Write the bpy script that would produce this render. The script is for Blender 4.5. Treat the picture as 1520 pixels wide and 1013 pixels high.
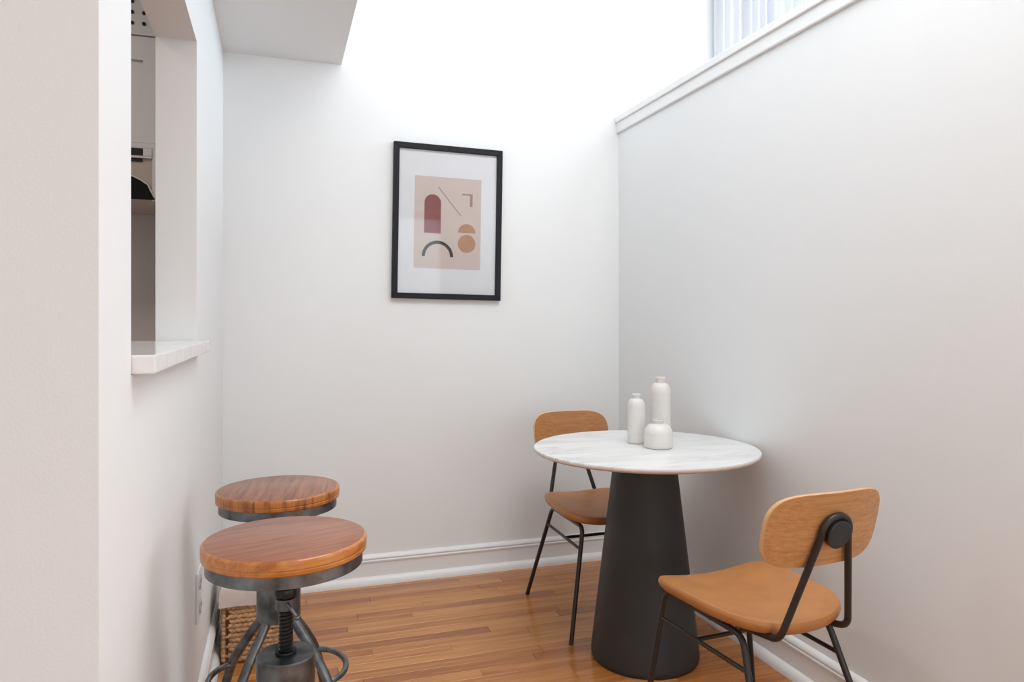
import bpy, bmesh, math, random
from math import pi, sin, cos, atan, radians
from mathutils import Vector, Matrix

random.seed(7)
for o in list(bpy.data.objects):
    bpy.data.objects.remove(o)
S = bpy.context.scene
C = S.collection

# ------------------------------------------------------------------ camera
F_PX, HOR, VPX, EYE = 1070.0, 479.0, 412.0, 1.23
YAW = atan((760 - VPX) / F_PX)
cd = bpy.data.cameras.new('camera')
cd.sensor_width = 36.0
cd.lens = F_PX / 1520 * 36
cd.shift_y = -(506.5 - HOR) / 1520
cd.clip_start = 0.02
cam = bpy.data.objects.new('camera', cd)
C.objects.link(cam)
cam.location = (0, 0, EYE)
cam.rotation_euler = (pi / 2, 0, -YAW)
S.camera = cam

# ------------------------------------------------------------------ world, lights, exposure
w = bpy.data.worlds.new('daylight')
S.world = w
w.use_nodes = True
w.node_tree.nodes['Background'].inputs[0].default_value = (0.86, 0.93, 1.0, 1)
w.node_tree.nodes['Background'].inputs[1].default_value = 1.0

def area(name, loc, rot, sx, sy, power, col):
    l = bpy.data.lights.new(name, 'AREA')
    l.shape = 'RECTANGLE'
    l.size, l.size_y = sx, sy
    l.energy = power
    l.color = col
    o = bpy.data.objects.new(name, l)
    C.objects.link(o)
    o.location = loc
    o.rotation_euler = rot
    return o

# daylight in the tall window of the next room, beyond the partition
area('window_daylight', (4.52, 2.45, 2.85), (0, pi / 2, 0), 1.3, 1.8, 102, (0.72, 0.87, 1.0))
# added fill lights in place of unseen living-area windows behind the camera
area('south_fill_light', (0.9, -5.05, 1.75), (pi / 2, 0, 0), 3.4, 2.4, 52, (0.86, 0.95, 1.0))
area('east_fill_light', (4.52, -1.45, 1.75), (0, pi / 2, 0), 2.4, 2.6, 50, (0.86, 0.95, 1.0))
# unseen overhead fill lights added to brighten the walls of the dining corner
area('overhead_fill_light', (1.2, 0.9, 3.66), (0, 0, 0), 1.6, 1.4, 43, (0.94, 0.98, 1.0))
area('far_overhead_fill_light', (2.9, 1.5, 3.66), (0, 0, 0), 1.3, 1.8, 18, (0.80, 0.91, 1.0))
# unseen fill light added to brighten the kitchen
area('kitchen_fill_light', (-1.2, 2.2, 2.68), (0, 0, 0), 0.3, 0.3, 8.5, (1.0, 0.96, 0.93))

vs = S.view_settings
vs.view_transform = 'Standard'
vs.look = 'None'
vs.exposure = 0.18
vs.gamma = 1.0
vs.use_curve_mapping = False

# ------------------------------------------------------------------ materials
def new_mat(name):
    m = bpy.data.materials.new(name)
    m.use_nodes = True
    nt = m.node_tree
    return m, nt, nt.nodes['Principled BSDF']

def N(nt, kind, **kw):
    n = nt.nodes.new(kind)
    for k, v in kw.items():
        if k.startswith('i_'):
            key = k[2:]
            n.inputs[int(key) if key.isdigit() else key].default_value = v
        else:
            setattr(n, k, v)
    return n

def ramp(nt, stops):
    n = nt.nodes.new('ShaderNodeValToRGB')
    e = n.color_ramp.elements
    while len(e) < len(stops):
        e.new(0.5)
    for el, (p, c) in zip(e, stops):
        el.position = p
        el.color = (*c, 1)
    return n

def simple(name, col, rough=0.5, metal=0.0, bump=0.0, bscale=80, var=0.0, vscale=6, **extra):
    m, nt, b = new_mat(name)
    b.inputs['Roughness'].default_value = rough
    b.inputs['Metallic'].default_value = metal
    for k, v in extra.items():
        b.inputs[k.replace('_', ' ')].default_value = v
    tc = N(nt, 'ShaderNodeTexCoord')
    if var:
        nz = N(nt, 'ShaderNodeTexNoise', i_Scale=vscale, i_Detail=4.0)
        nt.links.new(tc.outputs['Object'], nz.inputs['Vector'])
        r = ramp(nt, [(0.3, tuple(c * (1 - var) for c in col)), (0.7, tuple(min(1, c * (1 + var)) for c in col))])
        nt.links.new(nz.outputs[0], r.inputs[0])
        nt.links.new(r.outputs[0], b.inputs['Base Color'])
    else:
        b.inputs['Base Color'].default_value = (*col, 1)
    if bump:
        nb = N(nt, 'ShaderNodeTexNoise', i_Scale=bscale, i_Detail=3.0)
        nt.links.new(tc.outputs['Object'], nb.inputs['Vector'])
        bp = N(nt, 'ShaderNodeBump', i_Strength=bump, i_Distance=0.002)
        nt.links.new(nb.outputs[0], bp.inputs['Height'])
        nt.links.new(bp.outputs[0], b.inputs['Normal'])
    return m

def wood(name, dark, mid, light, axis=0, scale=1.0, rough=0.4, coat=0.0, per_object=0.0, ring=(3, 60)):
    """streaky grain stretched along an axis of the object"""
    m, nt, b = new_mat(name)
    b.inputs['Roughness'].default_value = rough
    b.inputs['Coat Weight'].default_value = coat
    b.inputs['Coat Roughness'].default_value = 0.12
    tc = N(nt, 'ShaderNodeTexCoord')
    oi = N(nt, 'ShaderNodeObjectInfo')
    off = N(nt, 'ShaderNodeVectorMath', operation='SCALE')
    off.inputs[0].default_value = (17.0, 31.0, 23.0)
    nt.links.new(oi.outputs['Random'], off.inputs['Scale'])
    add = N(nt, 'ShaderNodeVectorMath', operation='ADD')
    nt.links.new(tc.outputs['Object'], add.inputs[0])
    nt.links.new(off.outputs[0], add.inputs[1])
    mp = N(nt, 'ShaderNodeMapping')
    sc = [ring[1] * scale] * 3
    sc[axis] = ring[0] * scale
    mp.inputs['Scale'].default_value = sc
    nt.links.new(add.outputs[0], mp.inputs['Vector'])
    n1 = N(nt, 'ShaderNodeTexNoise', i_Scale=1.0, i_Detail=6.0, i_Roughness=0.62, i_Distortion=0.25)
    nt.links.new(mp.outputs[0], n1.inputs['Vector'])
    mp2 = N(nt, 'ShaderNodeMapping')
    sc2 = [ring[1] * 4 * scale] * 3
    sc2[axis] = ring[0] * 3 * scale
    mp2.inputs['Scale'].default_value = sc2
    nt.links.new(add.outputs[0], mp2.inputs['Vector'])
    n2 = N(nt, 'ShaderNodeTexNoise', i_Scale=1.0, i_Detail=3.0)
    nt.links.new(mp2.outputs[0], n2.inputs['Vector'])
    mix = N(nt, 'ShaderNodeMath', operation='MULTIPLY_ADD')
    mix.inputs[1].default_value = 0.3
    nt.links.new(n2.outputs[0], mix.inputs[0])
    sub = N(nt, 'ShaderNodeMath', operation='ADD', i_1=-0.15)
    nt.links.new(n1.outputs[0], sub.inputs[0])
    nt.links.new(sub.outputs[0], mix.inputs[2])
    fac = mix.outputs[0]
    if per_object:
        po = N(nt, 'ShaderNodeMath', operation='MULTIPLY_ADD')
        po.inputs[1].default_value = per_object
        nt.links.new(oi.outputs['Random'], po.inputs[0])
        sb = N(nt, 'ShaderNodeMath', operation='ADD', i_1=-per_object / 2)
        nt.links.new(fac, sb.inputs[0])
        nt.links.new(sb.outputs[0], po.inputs[2])
        fac = po.outputs[0]
    r = ramp(nt, [(0.25, dark), (0.5, mid), (0.75, light)])
    nt.links.new(fac, r.inputs[0])
    nt.links.new(r.outputs[0], b.inputs['Base Color'])
    bp = N(nt, 'ShaderNodeBump', i_Strength=0.12, i_Distance=0.001)
    nt.links.new(n2.outputs[0], bp.inputs['Height'])
    nt.links.new(bp.outputs[0], b.inputs['Normal'])
    return m

M = {}
M['wall'] = simple('wall_paint', (0.865, 0.865, 0.86), 0.62, bump=0.12, bscale=220, var=0.006, vscale=2)
M['trim'] = simple('trim_paint', (0.88, 0.875, 0.865), 0.35)
M['ceiling'] = simple('ceiling_paint', (0.87, 0.87, 0.865), 0.8, bump=0.1, bscale=160)
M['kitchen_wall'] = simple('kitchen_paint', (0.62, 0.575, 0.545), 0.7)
M['plank'] = wood('oak_floor', (0.36, 0.118, 0.026), (0.50, 0.188, 0.044), (0.63, 0.275, 0.078), 0, 1.0, 0.24, 0.15, 0.42, (2.2, 42))
M['subfloor'] = simple('floor_boards_far', (0.48, 0.20, 0.062), 0.35, var=0.12, vscale=5)
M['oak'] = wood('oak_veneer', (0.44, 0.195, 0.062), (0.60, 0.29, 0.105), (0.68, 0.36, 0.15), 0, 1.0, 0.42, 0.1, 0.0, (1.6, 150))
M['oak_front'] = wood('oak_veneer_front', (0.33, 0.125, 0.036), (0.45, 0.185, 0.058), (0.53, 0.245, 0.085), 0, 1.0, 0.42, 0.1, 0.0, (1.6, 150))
M['oak_edge'] = simple('oak_edge_plies', (0.70, 0.42, 0.20), 0.5, var=0.08, vscale=60)
M['leather'] = simple('tan_leather', (0.47, 0.195, 0.058), 0.42, bump=0.25, bscale=350, var=0.11, vscale=14)
M['black_metal'] = simple('black_powder_coat', (0.022, 0.018, 0.017), 0.38)
M['pedestal'] = simple('charcoal_pedestal', (0.026, 0.026, 0.027), 0.5, bump=0.08, bscale=300, var=0.12, vscale=7)
M['beige_edge'] = simple('beige_table_edge', (0.76, 0.62, 0.51), 0.45, var=0.05, vscale=30)
M['ceramic'] = simple('white_ceramic', (0.74, 0.70, 0.67), 0.35, bump=0.15, bscale=90, var=0.03, vscale=30)
M['frame'] = simple('black_frame', (0.018, 0.017, 0.021), 0.55, bump=0.05, bscale=200, Specular_IOR_Level=0.2)
M['mat_board'] = simple('white_mat_board', (0.91, 0.92, 0.95), 0.8)
M['print'] = simple('pink_print_paper', (0.76, 0.65, 0.605), 0.8, var=0.02, vscale=30)
M['maroon'] = simple('print_maroon', (0.33, 0.115, 0.115), 0.8, var=0.08, vscale=25)
M['tan'] = simple('print_tan', (0.60, 0.345, 0.23), 0.8, var=0.05, vscale=40)
M['slate'] = simple('print_slate', (0.06, 0.072, 0.075), 0.8, var=0.15, vscale=60)
M['mauve'] = simple('print_mauve', (0.47, 0.315, 0.285), 0.8)
M['taupe'] = simple('print_taupe', (0.33, 0.255, 0.205), 0.8)
M['stool_top'] = wood('stained_stool_top', (0.19, 0.055, 0.022), (0.31, 0.100, 0.042), (0.40, 0.155, 0.075), 0, 1.0, 0.36, 0.25, 0.0, (7, 70))
M['stool_rim'] = wood('stained_stool_rim', (0.26, 0.070, 0.012), (0.50, 0.170, 0.030), (0.62, 0.25, 0.055), 0, 1.0, 0.34, 0.3, 0.0, (9, 60))
M['stool_top_streaked'] = wood('streaked_stool_top', (0.10, 0.026, 0.010), (0.29, 0.092, 0.038), (0.40, 0.150, 0.070), 0, 1.0, 0.36, 0.25, 0.0, (5, 75))
M['stool_rim_streaked'] = wood('streaked_stool_rim', (0.07, 0.018, 0.005), (0.46, 0.150, 0.026), (0.60, 0.23, 0.050), 2, 1.0, 0.34, 0.3, 0.0, (6, 46))
M['iron'] = simple('aged_iron', (0.150, 0.158, 0.165), 0.36, metal=0.85, bump=0.25, bscale=120, var=0.5, vscale=26)
M['iron_dark'] = simple('dark_screw_iron', (0.03, 0.03, 0.03), 0.38, metal=0.7)
M['weave'] = simple('seagrass_weave', (0.52, 0.295, 0.150), 0.7, bump=0.5, bscale=180, var=0.42, vscale=38)
M['weave_dark'] = simple('dark_seam_cord', (0.05, 0.025, 0.012), 0.8)
M['weave_core'] = simple('weave_shadow_core', (0.27, 0.135, 0.06), 0.9)
M['linen'] = simple('linen_liner', (0.66, 0.56, 0.50), 0.9, bump=0.4, bscale=300, var=0.05, vscale=20)
M['rope'] = simple('cotton_rope', (0.66, 0.58, 0.51), 0.9, bump=0.5, bscale=250)
M['stone'] = simple('white_quartz', (0.82, 0.79, 0.775), 0.12, var=0.05, vscale=25)
M['plastic'] = simple('white_plastic', (0.78, 0.76, 0.75), 0.35)
M['plastic_grey'] = simple('grey_plastic', (0.50, 0.48, 0.47), 0.4)
M['dark'] = simple('dark_void', (0.012, 0.010, 0.010), 0.8)
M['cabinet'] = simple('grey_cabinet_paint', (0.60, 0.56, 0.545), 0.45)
M['black_glass'] = simple('black_glass', (0.003, 0.003, 0.003), 0.5, Specular_IOR_Level=0.15)
M['painted_reflection'] = simple('painted_reflection', (0.42, 0.34, 0.275), 0.45, metal=0.2)  # room reflected in the microwave glass, put into the colour
M['window_frame'] = simple('window_frame_paint', (0.82, 0.82, 0.82), 0.4)

def marble():
    m, nt, b = new_mat('white_marble')
    b.inputs['Roughness'].default_value = 0.3
    tc = N(nt, 'ShaderNodeTexCoord')
    mp = N(nt, 'ShaderNodeMapping')
    mp.inputs['Rotation'].default_value = (0, 0, radians(-16))
    mp.inputs['Scale'].default_value = (1.6, 10.0, 1.0)
    nt.links.new(tc.outputs['Object'], mp.inputs['Vector'])
    n1 = N(nt, 'ShaderNodeTexNoise', i_Scale=1.1, i_Detail=7.0, i_Roughness=0.55, i_Distortion=0.9)
    nt.links.new(mp.outputs[0], n1.inputs['Vector'])
    r = ramp(nt, [(0.40, (0.80, 0.79, 0.775)), (0.47, (0.64, 0.63, 0.62)), (0.50, (0.54, 0.53, 0.525)), (0.54, (0.80, 0.79, 0.775)), (0.8, (0.83, 0.82, 0.805))])
    nt.links.new(n1.outputs[0], r.inputs[0])
    n2 = N(nt, 'ShaderNodeTexNoise', i_Scale=2.2, i_Detail=2.0)
    nt.links.new(tc.outputs['Object'], n2.inputs['Vector'])
    r2 = ramp(nt, [(0.35, (0, 0, 0)), (0.65, (1, 1, 1))])
    nt.links.new(n2.outputs[0], r2.inputs[0])
    mx = N(nt, 'ShaderNodeMix', data_type='RGBA')
    nt.links.new(r2.outputs[0], mx.inputs[0])
    mx.inputs[6].default_value = (0.815, 0.805, 0.79, 1)
    nt.links.new(r.outputs[0], mx.inputs[7])
    nt.links.new(mx.outputs[2], b.inputs['Base Color'])
    return m
M['marble'] = marble()

def pane_mat():
    m, nt, b = new_mat('clear_pane')
    out = nt.nodes['Material Output']
    t = N(nt, 'ShaderNodeBsdfTransparent')
    g = N(nt, 'ShaderNodeBsdfGlossy', i_Roughness=0.03)
    fr = N(nt, 'ShaderNodeFresnel', i_IOR=1.35)
    mx = N(nt, 'ShaderNodeMixShader')
    nt.links.new(fr.outputs[0], mx.inputs[0])
    nt.links.new(t.outputs[0], mx.inputs[1])
    nt.links.new(g.outputs[0], mx.inputs[2])
    nt.links.new(mx.outputs[0], out.inputs[0])
    nt.nodes.remove(b)
    return m
M['pane'] = pane_mat()

def curtain_mat():
    m, nt, b = new_mat('sheer_curtain')
    out = nt.nodes['Material Output']
    b.inputs['Base Color'].default_value = (0.88, 0.885, 0.91, 1)
    b.inputs['Roughness'].default_value = 0.9
    tr = N(nt, 'ShaderNodeBsdfTranslucent')
    tr.inputs[0].default_value = (0.8, 0.82, 0.86, 1)
    mx = N(nt, 'ShaderNodeMixShader')
    mx.inputs[0].default_value = 0.4
    nt.links.new(b.outputs[0], mx.inputs[1])
    nt.links.new(tr.outputs[0], mx.inputs[2])
    nt.links.new(mx.outputs[0], out.inputs[0])
    return m
M['curtain'] = curtain_mat()

# ------------------------------------------------------------------ mesh helpers
def new_obj(name, bm, mats, parent=None, smooth=None, loc=None):
    me = bpy.data.meshes.new(name)
    bmesh.ops.recalc_face_normals(bm, faces=bm.faces)
    bm.to_mesh(me)
    bm.free()
    if not isinstance(mats, (list, tuple)):
        mats = [mats]
    for k in mats:
        me.materials.append(M[k])
    if smooth is not None:
        me.shade_smooth()
        me.set_sharp_from_angle(angle=radians(smooth))
    o = bpy.data.objects.new(name, me)
    C.objects.link(o)
    if parent:
        o.parent = parent
    if loc:
        o.location = loc
    return o

def tag(o, label, cat, group=None):
    o['label'] = label
    o['category'] = cat
    if group:
        o['group'] = group
    return o

def thing(name, label, cat, loc, rz=0.0, group=None):
    o = bpy.data.objects.new(name, None)
    o.empty_display_size = 0.1
    C.objects.link(o)
    o.location = loc
    o.rotation_euler = (0, 0, rz)
    return tag(o, label, cat, group)

def struct(name, bm, mat, smooth=None):
    o = new_obj(name, bm, mat, None, smooth)
    o['kind'] = 'structure'
    return o

def add_box(bm, x0, x1, y0, y1, z0, z1, bev=0.0):
    vs_ = [bm.verts.new((x, y, z)) for x in (x0, x1) for y in (y0, y1) for z in (z0, z1)]
    q = [(0, 1, 3, 2), (4, 6, 7, 5), (0, 4, 5, 1), (2, 3, 7, 6), (0, 2, 6, 4), (1, 5, 7, 3)]
    fs = [bm.faces.new([vs_[i] for i in f]) for f in q]
    if bev:
        es = list({e for f in fs for e in f.edges})
        bmesh.ops.bevel(bm, geom=es, offset=bev, segments=2, affect='EDGES', profile=0.5)
    return fs

def box(x0, x1, y0, y1, z0, z1, bev=0.0):
    bm = bmesh.new()
    add_box(bm, x0, x1, y0, y1, z0, z1, bev)
    return bm

def add_lathe(bm, prof, seg=64, cx=0, cy=0, mat=None):
    """prof: list of (radius, z); mat: material index per profile span"""
    rings = []
    for r, z in prof:
        if r < 1e-6:
            rings.append([bm.verts.new((cx, cy, z))])
        else:
            rings.append([bm.verts.new((cx + r * cos(2 * pi * i / seg), cy + r * sin(2 * pi * i / seg), z)) for i in range(seg)])
    for k in range(len(rings) - 1):
        a, b = rings[k], rings[k + 1]
        for i in range(seg):
            j = (i + 1) % seg
            if len(a) == 1 and len(b) == 1:
                continue
            if len(a) == 1:
                f = bm.faces.new((a[0], b[i], b[j]))
            elif len(b) == 1:
                f = bm.faces.new((a[i], a[j], b[0]))
            else:
                f = bm.faces.new((a[i], a[j], b[j], b[i]))
            if mat:
                f.material_index = mat[k]

def lathe(prof, seg=64, mat=None):
    bm = bmesh.new()
    add_lathe(bm, prof, seg, mat=mat)
    return bm

def fillet(pts, r, n=6):
    """round the inner corners of a polyline"""
    pts = [Vector(p) for p in pts]
    out = [pts[0]]
    for i in range(1, len(pts) - 1):
        p, a, b = pts[i], pts[i - 1], pts[i + 1]
        rr = r[i - 1] if isinstance(r, (list, tuple)) else r
        da, db = (a - p), (b - p)
        t = min(rr, da.length * 0.49, db.length * 0.49)
        s0, s1 = p + da.normalized() * t, p + db.normalized() * t
        for k in range(n + 1):
            u = k / n
            out.append((1 - u) ** 2 * s0 + 2 * u * (1 - u) * p + u * u * s1)
    out.append(pts[-1])
    return out

def spline(pts, n=8):
    P = [Vector(p) for p in pts]
    P = [P[0] * 2 - P[1]] + P + [P[-1] * 2 - P[-2]]
    out = []
    for i in range(1, len(P) - 2):
        p0, p1, p2, p3 = P[i - 1:i + 3]
        for k in range(n):
            t = k / n
            out.append(0.5 * (2 * p1 + (p2 - p0) * t + (2 * p0 - 5 * p1 + 4 * p2 - p3) * t * t + (3 * p1 - p0 - 3 * p2 + p3) * t ** 3))
    out.append(P[-2])
    return out

def add_tube(bm, pts, r, seg=12, cap=True):
    pts = [Vector(p) for p in pts]
    rad = r if callable(r) else (lambda t: r)
    prev = None
    rings = []
    n = len(pts)
    for i, p in enumerate(pts):
        t = (pts[min(i + 1, n - 1)] - pts[max(i - 1, 0)]).normalized()
        if prev is None:
            a = Vector((0, 0, 1)) if abs(t.z) < 0.9 else Vector((1, 0, 0))
            u = t.cross(a).normalized()
        else:
            u = (prev - t * prev.dot(t)).normalized()
        prev = u
        v = t.cross(u)
        rr = rad(i / (n - 1))
        rings.append([bm.verts.new(p + (u * cos(2 * pi * k / seg) + v * sin(2 * pi * k / seg)) * rr) for k in range(seg)])
    for a, b in zip(rings, rings[1:]):
        for k in range(seg):
            j = (k + 1) % seg
            bm.faces.new((a[k], a[j], b[j], b[k]))
    if cap:
        bm.faces.new(rings[0][::-1])
        bm.faces.new(rings[-1])

def tube(pts, r, seg=12):
    bm = bmesh.new()
    add_tube(bm, pts, r, seg)
    return bm

def prism_xz(poly, y0, y1):
    """extrude a polygon of (x, z) between two y values"""
    bm = bmesh.new()
    a = [bm.verts.new((x, y0, z)) for x, z in poly]
    b = [bm.verts.new((x, y1, z)) for x, z in poly]
    bm.faces.new(a)
    bm.faces.new(b[::-1])
    for i in range(len(poly)):
        j = (i + 1) % len(poly)
        bm.faces.new((a[i], b[i], b[j], a[j]))
    return bm

def profile_run(prof, p0, p1, out):
    """sweep a moulding profile [(offset, z)] straight from p0 to p1; offset goes along 'out'"""
    bm = bmesh.new()
    rings = []
    for p in (p0, p1):
        rings.append([bm.verts.new((p[0] + out[0] * o, p[1] + out[1] * o, z)) for o, z in prof])
    n = len(prof)
    for i in range(n):
        j = (i + 1) % n
        bm.faces.new((rings[0][i], rings[0][j], rings[1][j], rings[1][i]))
    bm.faces.new(rings[0])
    bm.faces.new(rings[1][::-1])
    return bm

# ------------------------------------------------------------------ the shell
XL, XR, YB = -0.23, 1.708, 3.435        # left wall, partition, back wall
YN = 1.10                               # near end of the left wall
CEIL = 3.7
XW, YW, XE = -2.3, -5.2, 4.6            # outer limits

# floor: slab with a strip floor of separate boards laid in front of the back wall
bm = bmesh.new()
PX0, PX1, PY0 = XL, XR, 1.42
add_box(bm, XW, XE, YW, PY0, -0.1, 0.0)
add_box(bm, XW, PX0, PY0, YB, -0.1, 0.0)
add_box(bm, PX1, XE, PY0, YB, -0.1, 0.0)
add_box(bm, PX0, PX1, PY0, YB, -0.1, -0.012)
floor = struct('floor', bm, 'subfloor')
row, ROW_W = 0, 0.057
plank_cache = {}
y = YB - ROW_W
while y > PY0 - 0.001:
    x = PX0
    first = True
    while x < PX1 - 0.01:
        L = random.choice((0.38, 0.5, 0.62, 0.75, 0.9, 1.1))
        if first:
            L *= random.uniform(0.35, 1.0)
            first = False
        x1 = min(x + L, PX1)
        if PX1 - x1 < 0.12:
            x1 = PX1
        L = x1 - x
        bm = box(-L / 2 + 0.0006, L / 2 - 0.0006, 0.0005, ROW_W - 0.0005, -0.012, 0.0)
        up = [e for e in bm.edges if all(v.co.z > -0.001 for v in e.verts)]
        bmesh.ops.bevel(bm, geom=up, offset=0.0006, segments=1, affect='EDGES')
        o = new_obj('plank', bm, 'plank', floor)
        o.location = ((x + x1) / 2, y, 0.0)
        x = x1
    y -= ROW_W
    row += 1

# back wall, with the window of the next room in it
WX0, WX1, WZ0, WZ1 = 2.72, 3.9, 0.8, 3.25
bm = bmesh.new()
add_box(bm, XL - 0.112, WX0, YB, YB + 0.15, 0, CEIL)
add_box(bm, WX1, XE + 0.15, YB, YB + 0.15, 0, CEIL)
add_box(bm, WX0, WX1, YB, YB + 0.15, 0, WZ0)
add_box(bm, WX0, WX1, YB, YB + 0.15, WZ1, CEIL)
struct('wall_back', bm, 'wall')
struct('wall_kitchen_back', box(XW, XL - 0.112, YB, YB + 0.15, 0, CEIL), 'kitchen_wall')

# left wall with the pass-through opening
OY0, OY1, OZ0, OZ1 = 1.326, 2.343, 1.143, 2.072
xl0 = XL - 0.112
bm = bmesh.new()
add_box(bm, xl0, XL, YN, OY0, 0, CEIL)
add_box(bm, xl0, XL, OY1, YB, 0, CEIL)
add_box(bm, xl0, XL, OY0, OY1, 0, OZ0)
add_box(bm, xl0, XL, OY0, OY1, OZ1, CEIL)
bmesh.ops.remove_doubles(bm, verts=bm.verts, dist=1e-5)
struct('wall_left', bm, 'wall')
struct('wall_kitchen_front', box(XW, xl0, YN, YN + 0.112, 0, CEIL), 'wall')
struct('wall_west', box(XW - 0.15, XW, YW - 0.15, YB + 0.15, 0, CEIL), 'wall')

# partition (tall half wall) on the right with its cap
PT, PE = 2.225, 0.7
struct('wall_right', box(XR, XR + 0.115, PE, YB, 0, PT + 0.052), 'wall')
t = struct('trim_1', profile_run([(0, PT), (0.012, PT), (0.014, PT + 0.004), (0.014, PT + 0.052), (0, PT + 0.052)], (XR, PE), (XR, YB), (-1, 0)), 'trim')
bm = box(XR - 0.024, XR + 0.139, PE - 0.02, YB, PT + 0.052, PT + 0.084, 0.004)
struct('trim_2', bm, 'trim')

# lowered ceiling box over the left side
struct('bulkhead', box(XL, 0.283, 0.4, YB, 2.43, CEIL), 'ceiling')
struct('ceiling', box(XW, XE, YW, YB, CEIL, CEIL + 0.1), 'ceiling')
struct('ceiling_kitchen', box(XW, xl0, YN + 0.112, YB, 2.72, 2.8), 'ceiling')

# outer walls of the living area and the next room, with their windows
def wall_with_hole(name, axis, c0, c1, a0, a1, h0, h1, z0, z1):
    bm = bmesh.new()
    def bx(u0, u1, v0, v1):
        if axis == 'x':
            add_box(bm, c0, c1, u0, u1, v0, v1)
        else:
            add_box(bm, u0, u1, c0, c1, v0, v1)
    bx(a0, h0, 0, CEIL)
    bx(h1, a1, 0, CEIL)
    bx(h0, h1, 0, z0)
    bx(h0, h1, z1, CEIL)
    struct(name, bm, 'wall')

wall_with_hole('wall_east_living', 'x', XE, XE + 0.15, YW, 0.2, -2.8, -0.1, 0.5, 3.0)
wall_with_hole('wall_east', 'x', XE, XE + 0.15, 0.2, YB, 1.55, 3.35, 2.2, 3.5)
wall_with_hole('wall_south', 'y', YW - 0.15, YW, XW, XE + 0.15, -0.85, 2.65, 0.5, 3.0)

def window(name, axis, c, u0, u1, z0, z1, nu=2, nz=2):
    """frame with mullions and one pane for each light"""
    w_ = bpy.data.objects.new(name, None)
    C.objects.link(w_)
    w_['kind'] = 'structure'
    T = 0.05
    def mk(nm, a0, a1, b0, b1, mat, t=0.03):
        bm = box(c - t, c + t, a0, a1, b0, b1) if axis == 'x' else box(a0, a1, c - t, c + t, b0, b1)
        new_obj(nm, bm, mat, w_)
    mk('frame_side', u0, u0 + T, z0, z1, 'window_frame')
    mk('frame_side', u1 - T, u1, z0, z1, 'window_frame')
    mk('frame_rail', u0 + T, u1 - T, z0, z0 + T, 'window_frame')
    mk('frame_rail', u0 + T, u1 - T, z1 - T, z1, 'window_frame')
    du, dz = (u1 - u0 - 2 * T) / nu, (z1 - z0 - 2 * T) / nz
    for i in range(nu):
        for j in range(nz):
            a, b = u0 + T + i * du, z0 + T + j * dz
            mk('pane', a + 0.012, a + du - 0.012, b + 0.012, b + dz - 0.012, 'pane', 0.003)
    for i in range(1, nu):
        mk('mullion', u0 + T + i * du - 0.014, u0 + T + i * du + 0.014, z0 + T, z1 - T, 'window_frame', 0.02)
    for j in range(1, nz):
        mk('glazing_bar', u0 + T, u1 - T, z0 + T + j * dz - 0.013, z0 + T + j * dz + 0.013, 'window_frame', 0.016)

window('added_east_window', 'x', XE + 0.09, -2.8, -0.1, 0.5, 3.0, 3, 2)  # unseen window added around the east fill light
window('window_1', 'x', XE + 0.09, 1.55, 3.35, 2.2, 3.5, 4, 1)
window('added_south_window', 'y', YW - 0.09, -0.85, 2.65, 0.5, 3.0, 4, 2)  # unseen window added around the south fill light
window('window_3', 'y', YB + 0.09, WX0, WX1, WZ0, WZ1, 2, 3)

def overhead_frame(name, cx, cy, sx, sy):  # frame added around an overhead fill light; the ceiling above stays closed
    bm = bmesh.new()
    t = 0.06
    add_box(bm, cx - sx / 2 - t, cx + sx / 2 + t, cy - sy / 2 - t, cy - sy / 2, CEIL - 0.06, CEIL)
    add_box(bm, cx - sx / 2 - t, cx + sx / 2 + t, cy + sy / 2, cy + sy / 2 + t, CEIL - 0.06, CEIL)
    add_box(bm, cx - sx / 2 - t, cx - sx / 2, cy - sy / 2, cy + sy / 2, CEIL - 0.06, CEIL)
    add_box(bm, cx + sx / 2, cx + sx / 2 + t, cy - sy / 2, cy + sy / 2, CEIL - 0.06, CEIL)
    struct(name, bm, 'window_frame')

overhead_frame('overhead_fill_frame', 1.2, 0.9, 1.62, 1.42)
overhead_frame('far_overhead_fill_frame', 2.9, 1.5, 1.32, 1.82)

# baseboards: flat board, rounded cap moulding, shoe moulding at the floor
def baseboard(name, p0, p1, out):
    b_ = struct(name, profile_run([(0, 0), (0.013, 0), (0.013, 0.104), (0, 0.104)], p0, p1, out), 'trim')
    cap = [(0, 0.100), (0.015, 0.100), (0.018, 0.104), (0.018, 0.110), (0.013, 0.114), (0.014, 0.117), (0.017, 0.121), (0.016, 0.127), (0.010, 0.133), (0.004, 0.137), (0, 0.138)]
    new_obj('cap_moulding', profile_run(cap, p0, p1, out), 'trim', b_, 40)
    sh = [(0.013, 0), (0.033, 0), (0.033, 0.010), (0.030, 0.022), (0.024, 0.031), (0.017, 0.036), (0.013, 0.037)]
    new_obj('shoe_moulding', profile_run(sh, p0, p1, out), 'trim', b_, 40)

baseboard('baseboard_back', (XL, YB), (XR, YB), (0, -1))
baseboard('baseboard_right', (XR, PE), (XR, YB), (-1, 0))
baseboard('baseboard_left', (XL, YN), (XL, YB), (1, 0))

# ------------------------------------------------------------------ pass-through ledge
bm = box(xl0 - 0.055, XL + 0.036, OY0 + 0.003, OY1 - 0.002, 1.144, 1.176, 0.003)
tag(new_obj('stone_ledge', bm, 'stone'), 'white stone ledge projecting from the kitchen pass-through opening', 'ledge')

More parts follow.
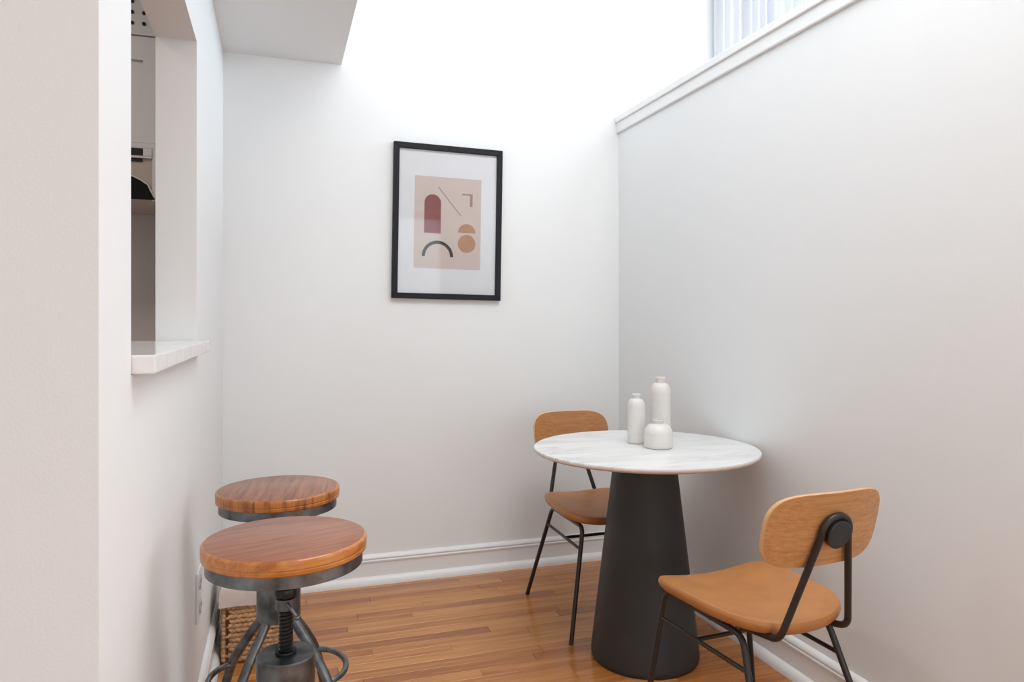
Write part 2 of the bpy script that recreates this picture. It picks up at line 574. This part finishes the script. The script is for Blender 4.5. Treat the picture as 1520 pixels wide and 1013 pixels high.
# ------------------------------------------------------------------ kitchen seen through the opening
KY = 3.08
k = thing('wall_cabinet', 'grey white wall cabinet with shaker door in the kitchen', 'cabinet', (-0.72, KY, 1.91))
new_obj('body', box(-0.33, 0.285, 0.022, 0.352, 0, 0.428), 'cabinet', k)
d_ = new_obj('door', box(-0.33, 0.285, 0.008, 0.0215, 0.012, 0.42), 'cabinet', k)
for nm, a in (('door_stile', (-0.33, -0.25, 0.012, 0.42)), ('door_stile', (0.227, 0.285, 0.012, 0.42)),
              ('door_rail', (-0.25, 0.227, 0.012, 0.086)), ('door_rail', (-0.25, 0.227, 0.33, 0.42))):
    new_obj(nm, box(a[0], a[1], -0.004, 0.008, a[2], a[3]), 'cabinet', d_)
new_obj('light_rail', box(-0.335, 0.29, -0.012, 0.03, -0.012, 0.010, 0.003), 'cabinet', k)
new_obj('crown_strip', box(-0.335, 0.29, -0.010, 0.03, 0.424, 0.436, 0.002), 'cabinet', k)

k = thing('perforated_panel', 'pale perforated panel with round dark holes above kitchen cabinet', 'panel', (-0.72, KY, 2.348))
new_obj('board', box(-0.33, 0.285, 0.004, 0.03, 0, 0.365), 'cabinet', k)
bm = bmesh.new()
for i in range(14):
    for j in range(7):
        hx, hz = -0.315 + 0.0415 * i + 0.006, 0.034 + 0.0415 * j
        ring = [bm.verts.new((hx + 0.0072 * cos(a * pi / 6), 0.0, hz + 0.0072 * sin(a * pi / 6))) for a in range(12)]
        back = [bm.verts.new((v.co.x, 0.0038, v.co.z)) for v in ring]
        bm.faces.new(ring)
        for a in range(12):
            bm.faces.new((ring[a], back[a], back[(a + 1) % 12], ring[(a + 1) % 12]))
h_ = new_obj('hole_grid', bm, 'dark', k)
h_['kind'] = 'stuff'

k = thing('microwave_oven', 'microwave oven with black glass and painted beige reflection under the kitchen cabinet', 'microwave', (-0.72, KY - 0.02, 1.695))
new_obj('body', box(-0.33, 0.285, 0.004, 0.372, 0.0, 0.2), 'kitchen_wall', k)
new_obj('glass_reflection', box(-0.33, 0.285, 0.0, 0.004, 0.0, 0.2), 'painted_reflection', k)  # beige panel paints the reflection on the upper door glass
new_obj('vent_grille', box(-0.33, 0.231, -0.006, 0.0, 0.174, 0.2), 'dark', k)
new_obj('button_strip', box(0.232, 0.262, -0.010, 0.0, 0.172, 0.2), 'cabinet', k)
new_obj('door_trim', box(-0.33, 0.262, -0.010, 0.0, 0.163, 0.171), 'cabinet', k)
new_obj('shadow_slot', box(-0.33, 0.229, -0.005, 0.0, 0.150, 0.162), 'dark', k)
new_obj('end_panel', box(0.263, 0.285, -0.006, 0.0, 0.0, 0.2), 'kitchen_wall', k)
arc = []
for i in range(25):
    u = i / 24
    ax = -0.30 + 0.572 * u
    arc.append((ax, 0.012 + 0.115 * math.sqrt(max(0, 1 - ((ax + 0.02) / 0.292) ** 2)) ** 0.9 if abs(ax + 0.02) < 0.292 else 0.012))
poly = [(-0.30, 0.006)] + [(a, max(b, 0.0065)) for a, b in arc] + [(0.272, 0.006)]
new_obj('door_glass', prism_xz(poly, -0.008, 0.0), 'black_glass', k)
rim = [(a, -0.009, max(b, 0.0065)) for a, b in arc]
new_obj('glass_trim', tube(rim, 0.003, 6), 'cabinet', k)

# ------------------------------------------------------------------ outlet
o_ = thing('wall_outlet', 'white electrical outlet plate on left wall above baseboard', 'outlet', (XL, 2.365, 0.41))
new_obj('plate', box(0.0, 0.007, -0.052, 0.052, -0.075, 0.075, 0.003), 'plastic', o_)
for s_ in (-1, 1):
    bm = bmesh.new()
    add_lathe(bm, [(0.0, 0.010), (0.021, 0.010), (0.024, 0.0065)], 24)
    bmesh.ops.transform(bm, matrix=Matrix.Translation((0, 0, s_ * 0.036)) @ Matrix.Rotation(pi / 2, 4, 'Y'), verts=bm.verts)
    rc = new_obj('receptacle', bm, 'plastic_grey', o_, 40)
    for yy, hh in ((-0.009, 0.008), (0.009, 0.006)):
        new_obj('slot', box(0.0095, 0.0108, yy - 0.0015, yy + 0.0015, s_ * 0.036 + 0.001 - hh / 2 + 0.004, s_ * 0.036 + 0.001 + hh / 2 + 0.004), 'dark', rc)

# ------------------------------------------------------------------ framed print
pf = thing('framed_print', 'black framed abstract print with white mat hanging on wall', 'picture', (0.787, YB, 1.7135))
pf.rotation_euler = (0, radians(0.9), 0)
HW, HH, FW, FD = 0.2685, 0.3715, 0.0265, 0.026
def rail(pts):
    bm = prism_xz(pts, -FD, -0.001)
    es = [e for e in bm.edges if all(abs(v.co.y + FD) < 1e-6 for v in e.verts)]
    bmesh.ops.bevel(bm, geom=es, offset=0.0015, segments=1, affect='EDGES')
    return bm
iw, ih = HW - FW, HH - FW
new_obj('frame_rail', rail([(-HW, HH), (HW, HH), (iw, ih), (-iw, ih)]), 'frame', pf)
new_obj('frame_rail', rail([(-HW, -HH), (-iw, -ih), (iw, -ih), (HW, -HH)]), 'frame', pf)
new_obj('frame_stile', rail([(-HW, -HH), (-HW, HH), (-iw, ih), (-iw, -ih)]), 'frame', pf)
new_obj('frame_stile', rail([(HW, -HH), (iw, -ih), (iw, ih), (HW, HH)]), 'frame', pf)
new_obj('mat_board', box(-iw, iw, -0.010, -0.002, -ih, ih), 'mat_board', pf)
new_obj('glass', box(-iw, iw, -0.0155, -0.014, -ih, ih), 'pane', pf)
pr = new_obj('print', box(-0.165, 0.165, -0.0108, -0.010, -0.2235, 0.2205), 'print', pf)
def art(nm, poly, mat, label):
    o = new_obj(nm, prism_xz(poly, -0.0113, -0.0108), mat, pr)
    o['label'] = label
def arcp(cx, cz, r, a0, a1, n=28):
    return [(cx + r * cos(a0 + (a1 - a0) * i / n), cz + r * sin(a0 + (a1 - a0) * i / n)) for i in range(n + 1)]
art('printed_arch', [(-0.117, -0.053), (-0.036, -0.053)] + arcp(-0.0765, 0.0935, 0.0405, 0, pi), 'maroon', 'maroon arch shape')
dx, dz = 0.1155, -0.135
ln = math.hypot(dx, dz)
px_, pz_ = -dz / ln * 0.0017, dx / ln * 0.0017
art('printed_line', [(-0.0506 - px_, 0.1716 - pz_), (-0.0506 + px_, 0.1716 + pz_), (0.0649 + px_, 0.0367 + pz_), (0.0649 - px_, 0.0367 - pz_)], 'taupe', 'thin slanted line')
art('printed_corner', [(0.068, 0.147), (0.1215, 0.147), (0.1215, 0.085), (0.108, 0.085), (0.108, 0.1397), (0.068, 0.1397)], 'mauve', 'mauve corner shape')
art('printed_half_disc', arcp(0.094, -0.044, 0.0437, 0, pi), 'tan', 'tan half disc')
art('printed_disc', arcp(0.0943, -0.0975, 0.0442, 0, 2 * pi, 40)[:-1], 'tan', 'tan disc')
art('printed_arc', arcp(-0.0495, -0.1660, 0.0775, 0, pi) + arcp(-0.0495, -0.1660, 0.0620, pi, 0), 'slate', 'dark slate arc')

# ------------------------------------------------------------------ pedestal table
TX, TY, TZ, TR = 1.292, 2.385, 0.770, 0.410
tb = thing('pedestal_table', 'round white marble topped table on a charcoal cone pedestal', 'table', (TX, TY, 0))
new_obj('table_top', lathe([(0, TZ), (TR - 0.003, TZ), (TR - 0.001, TZ - 0.0012), (TR, TZ - 0.004), (TR - 0.0005, TZ - 0.008), (0, TZ - 0.008)], 128), 'marble', tb, 30)
new_obj('edge_band', lathe([(0, TZ - 0.008), (TR - 0.001, TZ - 0.008), (TR - 0.002, TZ - 0.012), (TR - 0.007, TZ - 0.0165), (TR - 0.016, TZ - 0.0195), (0, TZ - 0.0195)], 128), 'beige_edge', tb, 30)
new_obj('pedestal', lathe([(0, TZ - 0.0195), (0.112, TZ - 0.0195), (0.1125, TZ - 0.03), (0.1955, 0.04), (0.1975, 0.02), (0.196, 0.008), (0.190, 0.0), (0, 0.0)], 96), 'pedestal', tb, 30)

# ------------------------------------------------------------------ ceramic bottles
def bottle(name, label, x, y, R, H, neck_r, neck_h, shoulder, stout=False):
    t_ = thing(name, label, 'vase', (x, y, TZ), 0, 'white ceramic vases on the table')
    prof = [(0, 0.0), (R - 0.006, 0.0), (R - 0.002, 0.002), (R, 0.006)]
    zb, zs_ = 0.012, H - neck_h - shoulder
    n = max(4, int((zs_ - zb) / 0.0055))
    for i in range(n + 1):
        z = zb + (zs_ - zb) * i / n
        prof.append((R - (0.0007 if i % 2 else 0.0) - (0.0015 if stout and i == n else 0), z))
    for i in range(1, 10):
        a = (pi / 2) * i / 9
        prof.append((neck_r + (R - neck_r) * cos(a) ** 0.9, zs_ + shoulder * sin(a)))
    body = lathe(prof + [(neck_r - 0.003, H - neck_h + 0.001)], 48)
    new_obj('body', body, 'ceramic', t_, 50)
    z0 = H - neck_h
    nk = [(neck_r - 0.001, z0 - 0.001), (neck_r - 0.0015, z0 + neck_h * 0.55), (neck_r + 0.001, z0 + neck_h * 0.72), (neck_r + 0.0015, H - 0.002), (neck_r, H),
          (neck_r - 0.003, H - 0.001), (neck_r - 0.004, z0 + 0.002)]
    new_obj('neck', lathe(nk, 40), 'ceramic', t_, 50)

bottle('ceramic_bottle', 'tallest of the white ceramic bottle vases on the marble table', 1.432, 2.515, 0.0395, 0.246, 0.0190, 0.024, 0.042)
bottle('ceramic_bottle', 'slim mid-height white ceramic bottle vase on the marble table', 1.300, 2.466, 0.0335, 0.188, 0.0165, 0.018, 0.036)
bottle('ceramic_jar', 'short squat white ceramic vase with domed shoulder on marble table', 1.330, 2.352, 0.0525, 0.104, 0.0215, 0.016, 0.040, True)

# ------------------------------------------------------------------ dining chairs
def seat_shape():
    bm = bmesh.new()
    y0, y1, wf, wr = -0.185, 0.240, 0.213, 0.190
    yc, hy = (y0 + y1) / 2, (y1 - y0) / 2
    NS = 72
    def sgn(v, e):
        return math.copysign(abs(v) ** e, v)
    def pt(a, sc):
        ca, sa = cos(a), sin(a)
        ex = 2 / 5.0 if sa > 0 else 2 / 3.0
        u, v = sgn(ca, ex), sgn(sa, ex)
        return u * sc, v * sc
    def top(u, v):
        x = u
        return 0.468 + 0.028 * x * x + (0.008 * v * v if v < 0 else 0.0) - (0.016 * max(0, v - 0.45) ** 2 * (1 - x * x))
    def place(u, v, z):
        ww = wr + (wf - wr) * (v + 1) / 2
        return (u * ww, yc + hy * v, z)
    rings = []
    for sc in (0.25, 0.5, 0.72, 0.88, 0.95, 0.98):
        rings.append([place(*pt(2 * pi * i / NS, sc), top(*pt(2 * pi * i / NS, sc)) - (0.003 if sc > 0.97 else 0.0008 if sc > 0.94 else 0)) for i in range(NS)])
    for sc, dz_ in ((0.995, 0.009), (1.0, 0.017), (0.985, 0.026), (0.95, 0.033), (0.8, 0.037), (0.4, 0.037)):
        rings.append([place(*pt(2 * pi * i / NS, sc), top(*pt(2 * pi * i / NS, sc)) - dz_) for i in range(NS)])
    V = [[bm.verts.new(p) for p in r] for r in rings]
    for a, b in zip(V, V[1:]):
        for i in range(NS):
            j = (i + 1) % NS
            bm.faces.new((a[i], a[j], b[j], b[i]))
    for r, z in ((V[0], 0.468), (V[-1], 0.431)):
        c = bm.verts.new((0, yc, z))
        for i in range(NS):
            bm.faces.new((c, r[i], r[(i + 1) % NS]))
    return bm

ZBT, ZBB, YBT, YBB, WB = 0.823, 0.634, -0.278, -0.232, 0.182
def back_pt(x, v, off):
    """x across, v from -1 bottom to 1 top, off along the board's thickness (towards the front)"""
    z = (ZBT + ZBB) / 2 + (ZBT - ZBB) / 2 * v
    y = (YBT + YBB) / 2 + (YBT - YBB) / 2 * v + 0.032 * (x / WB) ** 2
    return (x, y + off, z)

def back_shape():
    bm = bmesh.new()
    NS = 80
    hz = (ZBT - ZBB) / 2
    def outline(i):
        # rounded rectangle with big corners
        a = 2 * pi * i / NS
        ca, sa = cos(a), sin(a)
        u = math.copysign(abs(ca) ** (2 / 5.0), ca)
        v = math.copysign(abs(sa) ** (2 / 3.0), sa)
        return u * WB, v
    def ring(sc, off, shrink=0.0):
        out = []
        for i in range(NS):
            x, v = outline(i)
            out.append(bm.verts.new(back_pt(x * sc * (1 - shrink), v * sc * (1 - shrink * 1.5), off)))
        return out
    t = 0.0065
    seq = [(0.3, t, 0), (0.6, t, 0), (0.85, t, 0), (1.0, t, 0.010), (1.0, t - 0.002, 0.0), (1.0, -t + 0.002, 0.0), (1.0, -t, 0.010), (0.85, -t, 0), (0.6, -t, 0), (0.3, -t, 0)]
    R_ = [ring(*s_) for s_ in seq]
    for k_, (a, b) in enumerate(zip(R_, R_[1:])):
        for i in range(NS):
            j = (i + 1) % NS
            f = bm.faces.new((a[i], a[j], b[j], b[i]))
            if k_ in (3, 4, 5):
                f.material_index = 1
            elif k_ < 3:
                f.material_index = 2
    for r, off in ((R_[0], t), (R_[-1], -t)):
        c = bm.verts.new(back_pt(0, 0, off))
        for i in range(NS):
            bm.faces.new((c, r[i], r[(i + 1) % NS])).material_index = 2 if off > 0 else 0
    return bm

def make_chair(label, loc, rz):
    t_ = thing('dining_chair', label, 'chair', loc, rz, 'dining chairs at the round table')
    new_obj('seat', seat_shape(), 'leather', t_, 40)
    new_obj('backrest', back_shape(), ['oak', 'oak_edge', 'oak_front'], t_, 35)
    TRD = 0.0088
    # looped tube that carries the backrest
    tilt = (YBT - YBB) / (ZBT - ZBB)
    zc = 0.722
    yc = (YBT + YBB) / 2 + tilt * (zc - (ZBT + ZBB) / 2) - 0.0065 - 0.0095
    arc_ = [(0.043 * cos(a), yc + tilt * 0.043 * sin(a), zc + 0.043 * sin(a)) for a in [radians(d) for d in range(-8, 189, 14)]]
    p = fillet([(0.096, -0.03, 0.422), (0.111, -0.203, 0.452), arc_[0]], 0.030) + [Vector(a) for a in arc_[1:-1]] + \
        fillet([arc_[-1], (-0.111, -0.203, 0.452), (-0.096, -0.03, 0.422)], 0.030)
    new_obj('back_support', tube(p, TRD, 14), 'black_metal', t_, 60)
    bm = lathe([(0, -0.005), (0.036, -0.005), (0.036, 0.010), (0.034, 0.012), (0, 0.012)], 40)
    nrm = Vector((0, -1, tilt)).normalized()
    rot = Vector((0, 0, 1)).rotation_difference(nrm).to_matrix().to_4x4()
    bmesh.ops.transform(bm, matrix=Matrix.Translation((0, yc - 0.004, zc)) @ rot, verts=bm.verts)
    new_obj('back_disc', bm, 'black_metal', t_, 40)
    for s_ in (-1, 1):
        f = fillet([(s_ * 0.142, 0.063, 0.430), (s_ * 0.146, 0.228, 0.434), (s_ * 0.210, 0.262, 0.0)], 0.035)
        r = fillet([(s_ * 0.142, 0.063, 0.430), (s_ * 0.140, -0.105, 0.430), (s_ * 0.196, -0.275, 0.0)], 0.035)
        new_obj('leg', tube(f, TRD, 14), 'black_metal', t_, 60)
        new_obj('leg', tube(r, TRD, 14), 'black_metal', t_, 60)
        new_obj('side_stretcher', tube([(s_ * 0.1585, 0.2345, 0.350), (s_ * 0.150, -0.1365, 0.350)], 0.0062, 10), 'black_metal', t_, 60)
    new_obj('cross_stretcher', tube([(-0.155, 0.07, 0.350), (0.155, 0.07, 0.350)], 0.0062, 10), 'black_metal', t_, 60)
    new_obj('seat_bar', tube([(-0.142, 0.03, 0.424), (0.142, 0.03, 0.424)], 0.0062, 10), 'black_metal', t_, 60)
    return t_

make_chair('tan leather and oak chair with its black back disc in view', (1.263, 1.683, 0), 0.068)
make_chair('tan leather and oak chair between marble table and back wall', (1.273, 2.809, 0), pi + 0.007)

# ------------------------------------------------------------------ bar stools
def make_stool(label, loc, zs, rz, grain, woods=('stool_top', 'stool_rim')):
    t_ = thing('bar_stool', label, 'stool', loc, rz, 'industrial bar stools by the pass-through')
    R = 0.16
    z0 = zs - 0.030
    prof = [(0, zs), (R - 0.005, zs), (R - 0.003, zs - 0.0008), (R - 0.0006, zs - 0.0035), (R, zs - 0.006), (R, zs - 0.017), (R - 0.0012, zs - 0.019), (R - 0.0002, zs - 0.021), (R - 0.0006, zs - 0.027), (R - 0.004, z0), (0, z0)]
    seat = new_obj('seat', lathe(prof, 96, [0, 1, 1, 1, 1, 1, 1, 1, 1, 1]), list(woods), t_, 30)
    seat.rotation_euler = (0, 0, grain)
    ring = new_obj('seat_band', lathe([(0, z0), (R - 0.008, z0), (R - 0.008, z0 - 0.024), (R - 0.012, z0 - 0.025), (R - 0.014, z0 - 0.010), (0, z0 - 0.010)], 96), 'iron', t_, 35)
    # screw spindle with a helical thread
    zc0, zc1 = 0.432, 0.562
    bm = bmesh.new()
    rr, pitch, seg = 0.0145, 0.0075, 20
    zt = z0 - 0.010
    nturn = int((zt - zc1 + 0.01) / pitch) + 1
    lo, tot = zc1 - 0.005, nturn * seg
    sub = [(0.0, 0.0145), (0.35, 0.0145), (0.5, 0.0120), (0.85, 0.0120)]
    rows = []
    for i in range(tot + 1):
        a = 2 * pi * i / seg
        row_ = []
        for fr, r in sub:
            z = min(lo + pitch * (i / seg + fr), zt)
            row_.append(bm.verts.new((r * cos(a), r * sin(a), z)))
        rows.append(row_)
    for i in range(tot):
        for q in range(3):
            bm.faces.new((rows[i][q], rows[i + 1][q], rows[i + 1][q + 1], rows[i][q + 1]))
        if i + seg <= tot - 1:
            bm.faces.new((rows[i][3], rows[i + 1][3], rows[i + 1 + seg][0], rows[i + seg][0]))
    new_obj('screw_spindle', bm, 'iron_dark', t_, 40)
    new_obj('top_collar', lathe([(0, zt), (0.040, zt), (0.040, zt - 0.006), (0.022, zt - 0.008), (0.022, zt - 0.022), (0.014, zt - 0.023)], 40), 'iron', t_, 40)
    zk = 0.664
    new_obj('stop_ring', lathe([(0.0148, zk + 0.030), (0.021, zk + 0.030), (0.0225, zk + 0.026), (0.0225, zk + 0.018), (0.021, zk + 0.014), (0.0148, zk + 0.014)], 32), 'iron_dark', t_, 40)
    lk = new_obj('lock_collar', lathe([(0.0148, zk + 0.010), (0.0195, zk + 0.010), (0.0195, zk - 0.012), (0.0148, zk - 0.012)], 32), 'iron', t_, 40)
    bm = tube(spline([(0.002, -0.019, zk + 0.004), (0.008, -0.026, zk - 0.004), (0.015, -0.028, zk - 0.016), (0.019, -0.028, zk - 0.022)], 6), 0.0034, 8)
    bmesh.ops.create_uvsphere(bm, u_segments=12, v_segments=8, radius=0.0058, matrix=Matrix.Translation((0.0195, -0.028, zk - 0.023)))
    new_obj('lock_lever', bm, 'iron', lk, 60)
    new_obj('spindle_nut', lathe([(0.0148, zc1 + 0.006), (0.0205, zc1 + 0.006), (0.0215, zc1 + 0.003), (0.0205, zc1), (0.0148, zc1)], 32), 'iron_dark', t_, 40)
    new_obj('hub_drum', lathe([(0, zc1), (0.055, zc1), (0.0572, zc1 - 0.003), (0.0572, zc0 + 0.002), (0.055, zc0), (0, zc0)], 56), 'iron', t_, 30)
    # legs sweep out and down; a loop of bar on either side is the footrest
    for sx in (-1, 1):
        for sy in (-1, 1):
            pth = [(0.030, 0.440), (0.050, 0.405), (0.082, 0.350), (0.112, 0.285), (0.134, 0.20), (0.150, 0.10), (0.158, 0.0)]
            pp = spline([(sx * l, sy * l * 0.94, z) for l, z in pth], 6)
            leg = new_obj('leg', tube(pp, 0.0125, 14), 'iron', t_, 60)
            new_obj('foot_pad', lathe([(0, 0.0), (0.019, 0.0), (0.019, 0.006), (0, 0.008)], 20), 'iron_dark', leg, 40).location = (sx * 0.158, sy * 0.158 * 0.94, 0)
    for sx in (-1, 1):
        cx_ = 0.108
        pp = [(sx * (cx_ - 0.004), 0.102, 0.282)] + [(sx * (cx_ + 0.070 * cos(a)), 0.102 * sin(a), 0.282) for a in [radians(d) for d in range(80, -81, -10)]] + [(sx * (cx_ - 0.004), -0.102, 0.282)]
        new_obj('footrest_loop', tube(spline(pp, 3), 0.0078, 12), 'iron', t_, 60)
    return t_

make_stool('wood seat stool with adjustable iron screw in full view', (0.016, 1.527, 0), 0.797, 0.06, 0.25)
make_stool('wood seat stool with dark cross grain streaks, beside wicker basket', (0.003, 2.05, 0), 0.784, 0.10, 1.35, ('stool_top_streaked', 'stool_rim_streaked'))

# ------------------------------------------------------------------ basket in the corner
BX0, BX1, BY0, BY1, BH = -0.190, 0.035, 2.775, 3.09, 0.272
bk = thing('wicker_basket', 'woven wicker basket with linen liner standing in the corner', 'basket', ((BX0 + BX1) / 2, (BY0 + BY1) / 2, 0))
bw, bd = (BX1 - BX0) / 2, (BY1 - BY0) / 2
bm = bmesh.new()
T = 0.008
e = 0.006
add_box(bm, -bw + e, bw - e, -bd + e, -bd + e + T, 0.002, BH - 0.01)
add_box(bm, -bw + e, bw - e, bd - e - T, bd - e, 0.002, BH - 0.01)
add_box(bm, -bw + e, -bw + e + T, -bd + e + T, bd - e - T, 0.002, BH - 0.01)
add_box(bm, bw - e - T, bw - e, -bd + e + T, bd - e - T, 0.002, BH - 0.01)
add_box(bm, -bw + e + T, bw - e - T, -bd + e + T, bd - e - T, 0.002, 0.012)
new_obj('core', bm, 'weave_core', bk)
bm = bmesh.new()
def lump(c, ax, up, L, H_, D_):
    """one plaited knot: squashed spindle along ax"""
    ax, up = Vector(ax).normalized(), Vector(up).normalized()
    nr = ax.cross(up)
    rings = []
    for q, s_ in ((-1.0, 0.12), (-0.6, 0.78), (0.0, 1.0), (0.6, 0.78), (1.0, 0.12)):
        rings.append([bm.verts.new(Vector(c) + ax * (L * q) + (up * (cos(a) * H_) + nr * (sin(a) * D_)) * s_) for a in [2 * pi * i / 6 for i in range(6)]])
    for a, b in zip(rings, rings[1:]):
        for i in range(6):
            bm.faces.new((a[i], a[(i + 1) % 6], b[(i + 1) % 6], b[i]))
rows_ = 15
for r in range(rows_):
    z = 0.010 + (BH - 0.018) * (r + 0.5) / rows_
    lean = 0.42 if r % 2 else -0.42
    for (p0, p1) in (((-bw, -bd), (bw, -bd)), ((bw, -bd), (bw, bd)), ((bw, bd), (-bw, bd)), ((-bw, bd), (-bw, -bd))):
        p0, p1 = Vector((*p0, 0)), Vector((*p1, 0))
        dv = (p1 - p0)
        n = int(dv.length / 0.0165)
        dn = dv.normalized()
        for i in range(n):
            u = (i + (0.5 if r % 2 else 0.1) + random.uniform(-0.08, 0.08)) / n
            if u * dv.length < 0.022 or (1 - u) * dv.length < 0.022:
                continue
            c = p0 + dv * u + Vector((0, 0, z + random.uniform(-0.0012, 0.0012)))
            ax = dn * cos(lean) + Vector((0, 0, sin(lean)))
            upv = Vector((0, 0, cos(lean))) - dn * sin(lean)
            lump(c, ax, upv, 0.0145 * random.uniform(0.9, 1.15), 0.0088, 0.0070)
wv = new_obj('weave', bm, 'weave', bk, 70)
wv['kind'] = 'stuff'
for sx in (-1, 1):
    for sy in (-1, 1):
        bm = bmesh.new()
        for i in range(16):
            z = 0.010 + (BH - 0.02) * (i + 0.5) / 16
            lump((sx * (bw - 0.006), sy * (bd - 0.006), z), (sx * 0.25, 0, 1), (-sx, -sy * 0.2, 0.2), 0.011, 0.0095, 0.009)
        new_obj('corner_braid', bm, 'weave', bk, 70)
        new_obj('seam_cord', tube([(sx * (bw - 0.020), sy * (bd + 0.0030), 0.004 + i * 0.0125) if i % 2 else (sx * (bw - 0.0185), sy * (bd + 0.0015), 0.004 + i * 0.0125) for i in range(21)], 0.0024, 6), 'weave_dark', bk, 60)
# liner folded over the rim
bm = bmesh.new()
def loop(hw, hd, z, wob=0.0):
    pts = []
    nseg = 14
    for (a, b) in (((-hw, -hd), (hw, -hd)), ((hw, -hd), (hw, hd)), ((hw, hd), (-hw, hd)), ((-hw, hd), (-hw, -hd))):
        for i in range(nseg):
            u = i / nseg
            x, y_ = a[0] + (b[0] - a[0]) * u, a[1] + (b[1] - a[1]) * u
            bulge = sin(pi * u) * 0.003
            ln_ = math.hypot(x, y_)
            pts.append((x * (1 + bulge / ln_), y_ * (1 + bulge / ln_), z + wob * sin(u * 9 + a[0] * 7)))
    return pts
prof_l = [(bw + 0.010, bd + 0.010, BH - 0.062, 0.0015), (bw + 0.009, bd + 0.009, BH - 0.03, 0), (bw + 0.007, bd + 0.007, BH - 0.003, 0), (bw + 0.002, bd + 0.002, BH + 0.004, 0.001),
          (bw - 0.012, bd - 0.012, BH + 0.003, 0.001), (bw - 0.017, bd - 0.017, BH - 0.02, 0), (bw - 0.017, bd - 0.017, 0.02, 0)]
Lr = [[bm.verts.new(p) for p in loop(*a)] for a in prof_l]
for a, b in zip(Lr, Lr[1:]):
    for i in range(len(a)):
        j = (i + 1) % len(a)
        bm.faces.new((a[i], a[j], b[j], b[i]))
bm.faces.new(Lr[-1])
li = new_obj('liner', bm, 'linen', bk, 50)
new_obj('liner_seam', tube([(-0.028, -bd - 0.0128, BH - 0.060), (-0.028, -bd - 0.0118, BH - 0.03), (-0.028, -bd - 0.0098, BH - 0.004)], 0.0012, 6), 'rope', li)
hp = spline([(-bw - 0.014, -bd + 0.03, BH - 0.055), (-bw - 0.010, -bd + 0.06, BH - 0.01), (-bw + 0.01, -bd + 0.10, BH + 0.03), (-bw + 0.02, 0.0, BH + 0.045), (-bw + 0.01, bd - 0.10, BH + 0.03), (-bw - 0.010, bd - 0.06, BH - 0.01), (-bw - 0.014, bd - 0.03, BH - 0.055)], 6)
new_obj('rope_handle', tube(hp, 0.0055, 10), 'rope', bk, 60)

# ------------------------------------------------------------------ curtain in the next room
bm = bmesh.new()
cx0, cx1, cz0, cz1 = 2.26, 3.1, 0.02, 3.42
nx, nz = 220, 10
rows_c = []
for j in range(nz + 1):
    z = cz0 + (cz1 - cz0) * j / nz
    r_ = []
    for i in range(nx + 1):
        u = i / nx
        x = cx0 + (cx1 - cx0) * u
        yv = YB - 0.055 + 0.014 * sin(u * 2 * pi * 15 + 0.6 * sin(u * 17)) + 0.008 * sin(u * 61 + z * 0.6)
        r_.append(bm.verts.new((x, yv, z)))
    rows_c.append(r_)
for j in range(nz):
    for i in range(nx):
        bm.faces.new((rows_c[j][i], rows_c[j][i + 1], rows_c[j + 1][i + 1], rows_c[j + 1][i]))
ct = thing('curtain', 'sheer white pleated curtain hanging beyond the partition wall', 'curtain', (0, 0, 0))
sheet = new_obj('drape', bm, 'curtain', ct, 60)
md = sheet.modifiers.new('thickness', 'SOLIDIFY')
md.thickness = 0.0015
rod = tag(new_obj('curtain_rod', tube([(2.2, YB - 0.055, 3.44), (4.1, YB - 0.055, 3.44)], 0.012, 14), 'iron_dark', None, 60), 'dark curtain rod above the sheer curtain', 'curtain rod')
for bx_ in (2.25, 4.05):
    new_obj('bracket', tube([(bx_, YB, 3.44), (bx_, YB - 0.055, 3.44)], 0.007, 10), 'iron_dark', rod, 60)
